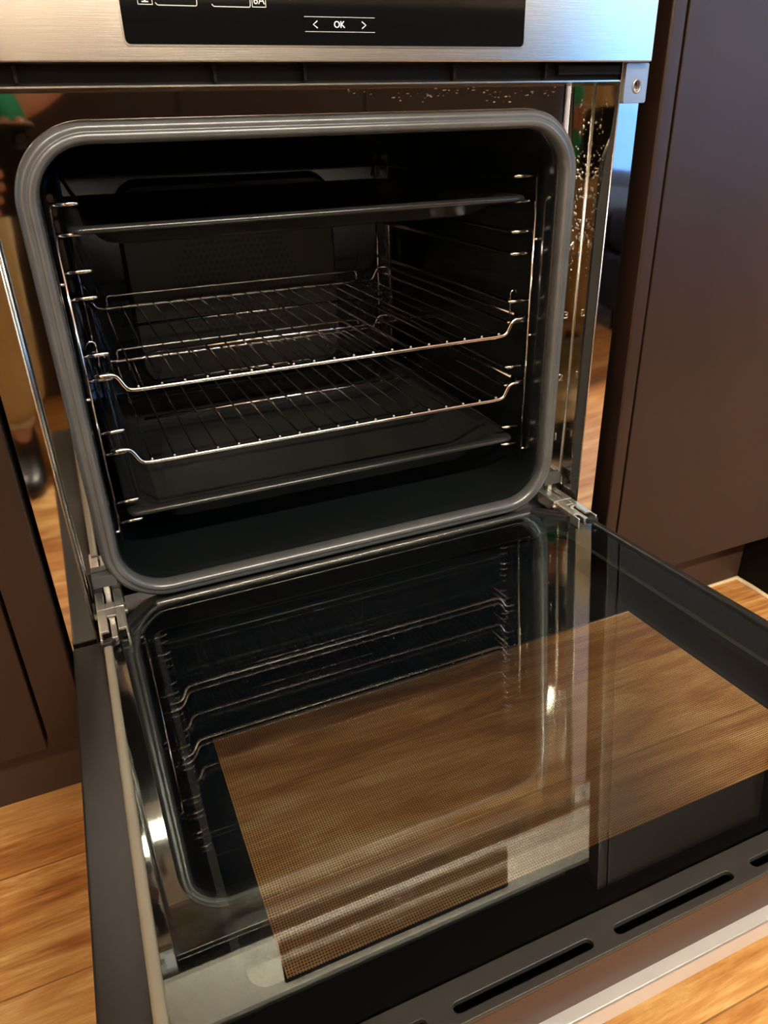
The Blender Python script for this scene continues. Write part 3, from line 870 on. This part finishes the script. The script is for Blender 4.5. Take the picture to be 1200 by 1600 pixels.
pel = sk.add(L((-.40, -1.16, .62)), .105)
ch = sk.chain([(L((-.40, -1.10, .74)), .110), (L((-.40, -.99, .86)), .125), (L((-.40, -.92, .93)), .105)], pel)
nk = sk.chain([(L((-.395, -.86, 1.00)), .052), (L((-.39, -.815, 1.045)), .055)], ch)
hd = sk.chain([(L((-.385, -.775, 1.075)), .082), (L((-.38, -.725, 1.085)), .078)], nk)
for sx, foot, ax in ((1, (-.385, -1.02), 0), (-1, (-.62, -1.05), 0)):
    hip = sk.add(L((-.46 + .085 * sx, -1.15, .58)), .082, pel)
    sk.chain([(L((-.47 + .095 * sx, -1.03, .22)), .056), (L((foot[0], foot[1] - .06, -.05)), .045), (L((foot[0], foot[1] - .06, FLOOR + .085)), .030), (L((foot[0], foot[1] + .02, FLOOR + .035)), .020), (L((foot[0], foot[1] + .10, FLOOR + .022)), .014)], hip)
# person's left arm: hand on the phone
w1 = sk.chain([(L((-.57, -.90, .92)), .056), (L((-.60, -.86, .66)), .041), (L((-.44, -.76, .43)), .034), (L((-.375, -.715, .345)), .026)], ch)
fl = []
for i in range(4):
    a = Vector((-.072, -.058 - .021 * i, .010)); 
    fl.append([W(*(a + Vector((-.006, 0, .008)))), W(*(a + Vector((-.004, .001, -.012)))), W(*(a + Vector((.012, .003, -.017)))), W(*(a + Vector((.030 - .003 * abs(i - 1), .006, -.017))))])
hand(sk, w1, W(-.082, -.095, .020), fl, [W(-.075, -.06, .030), W(-.050, -.035, .026), W(-.030, -.020, .022)])
# person's right arm: hand holding the green cloth
w2 = sk.chain([(L((-.23, -.90, .92)), .056), (L((-.08, -1.02, .63)), .043), (L((-.190, -.87, .490)), .036), (L((-.250, -.815, .458)), .028)], ch)
fl = []
for i in range(4):
    b = Vector((-.305 + .020 * i, -.765, .430))
    fl.append([b, b + Vector((-.002, .022, -.010)), b + Vector((-.003, .020, -.032)), b + Vector((-.003, .002, -.040))])
hand(sk, w2, (-.272, -.788, .442), fl, [(-.304, -.798, .434), (-.316, -.778, .414), (-.309, -.763, .400)])
skin('body', sk.v, sk.e, sk.r, M_skin, person)
sk = Sk()
p0 = sk.add(L((-.40, -1.17, .64)), .120)
for sx, foot in ((1, (-.385, -1.02)), (-1, (-.62, -1.05))):
    hip = sk.add(L((-.46 + .085 * sx, -1.15, .57)), .098, p0)
    sk.chain([(L((-.475 + .095 * sx, -1.02, .22)), .076), (L((foot[0], foot[1] - .05, .02)), .072), (L((foot[0] + .004, foot[1] - .052, -.06)), .066), (L((foot[0] - .004, foot[1] - .048, -.105)), .070), (L((foot[0], foot[1] - .05, FLOOR + .095)), .058)], hip)
sk.chain([(L((-.40, -1.13, .71)), .122)], p0)
skin('trousers', sk.v, sk.e, sk.r, M_khaki, person)
sk = Sk()
p0 = sk.add(L((-.40, -1.12, .72)), .128)
c0 = sk.chain([(L((-.40, -1.00, .86)), .142), (L((-.40, -.92, .935)), .118)], p0)
for sx in (1, -1):
    e0 = sk.add(L((-.40 + .165 * sx, -.905, .925)), .070, c0)
    sk.add(L((-.225, -.955, .82) if sx > 0 else (-.588, -.885, .80)), .062, e0)
skin('t_shirt', sk.v, sk.e, sk.r, M_shirt, person)
sk = Sk(); p0 = sk.add(L((-.387, -.79, 1.115)), .072); sk.chain([(L((-.385, -.755, 1.135)), .062)], p0); sk.chain([(L((-.39, -.83, 1.08)), .070)], p0)
skin('hair', sk.v, sk.e, sk.r, M_hair, person)
HD = Vector((-.378, -.672, 1.045)) - PO
for sx in (1, -1):
    bm = bmesh.new(); bmesh.ops.create_uvsphere(bm, u_segments=12, v_segments=8, radius=.012, matrix=Matrix.Translation(HD + Vector((.030 * sx, .012, .030))))
    link_mesh('eye', bm, M_eye, person, smooth=True)
    bm = bmesh.new(); bmesh.ops.create_uvsphere(bm, u_segments=10, v_segments=8, radius=1, matrix=Matrix.Translation(Vector((-.383 + .080 * sx, -.765, 1.075)) - PO) @ Matrix.Diagonal((.009, .020, .030, 1)))
    link_mesh('ear', bm, M_skin, person, smooth=True)
sk = Sk(); sk.chain([(HD + Vector((0, .004, .032)), .010), (HD + Vector((0, .022, .010)), .013)], None)
skin('nose', sk.v, sk.e, sk.r, M_skin, person, 2)
sk = Sk(); sk.chain([(HD + Vector((-.020, .002, -.018)), .005), (HD + Vector((0, .010, -.018)), .007), (HD + Vector((.020, .002, -.018)), .005)], None)
skin('mouth', sk.v, sk.e, sk.r, M_lip, person, 2)
for foot in ((-.385, -1.02), (-.62, -1.05)):
    f = Vector((foot[0], foot[1], FLOOR)) - PO
    sk = Sk(); sk.chain([(f + Vector((0, -.057, .150)), .050), (f + Vector((0, -.057, .115)), .050), (f + Vector((0, -.050, .070)), .045)], None)
    skin('sock', sk.v, sk.e, sk.r, M_sock, person)
    bm = bmesh.new()
    sec = [(-.105, .030, .075), (-.09, .038, .085), (-.04, .040, .080), (.02, .043, .062), (.07, .048, .048), (.12, .046, .040), (.15, .034, .032), (.163, .016, .024)]
    loops = []
    for y, hx, h in sec:
        loops.append([(f.x + hx * math.cos(t) * (1.0 if math.sin(t) < 0 else .85), f.y + y, f.z + .001 + max(0.0, (.5 + .5 * math.sin(t))) ** .8 * h) for t in [2 * PI * k / 16 for k in range(16)]])
    loft(bm, loops, close_ends=(True, True))
    link_mesh('shoe', bm, M_shoe, person, smooth=True)
tag(person, 'person in khaki trousers bending with phone and cloth, seen mirrored beside the oven', 'person')
# cloth hanging from the hand
bm = bmesh.new(); NU, NV = 26, 22
g = [[None] * (NV + 1) for _ in range(NU + 1)]
for i in range(NU + 1):
    for j in range(NV + 1):
        u = i / NU; v = j / NV
        spread = .020 + .028 * v ** .7
        a = (u - .5) * 2
        x = -.272 + a * spread + .006 * math.sin(7 * u + 3 * v)
        y = -.752 - .030 * v + .011 * v * math.sin(u * 17) + .005 * math.sin(9 * v)
        z = .475 - .145 * v - .02 * v * math.sin(u * 5) + .004 * math.sin(u * 23)
        g[i][j] = bm.verts.new((x, y, z))
for i in range(NU):
    for j in range(NV): bm.faces.new((g[i][j], g[i + 1][j], g[i + 1][j + 1], g[i][j + 1]))
cl = link_mesh('cleaning_cloth', bm, M_green, smooth=True)
m_ = cl.modifiers.new('solid', 'SOLIDIFY'); m_.thickness = .0016
tag(cl, 'green cleaning cloth hanging from a hand, seen mirrored right of the oven opening', 'cloth')
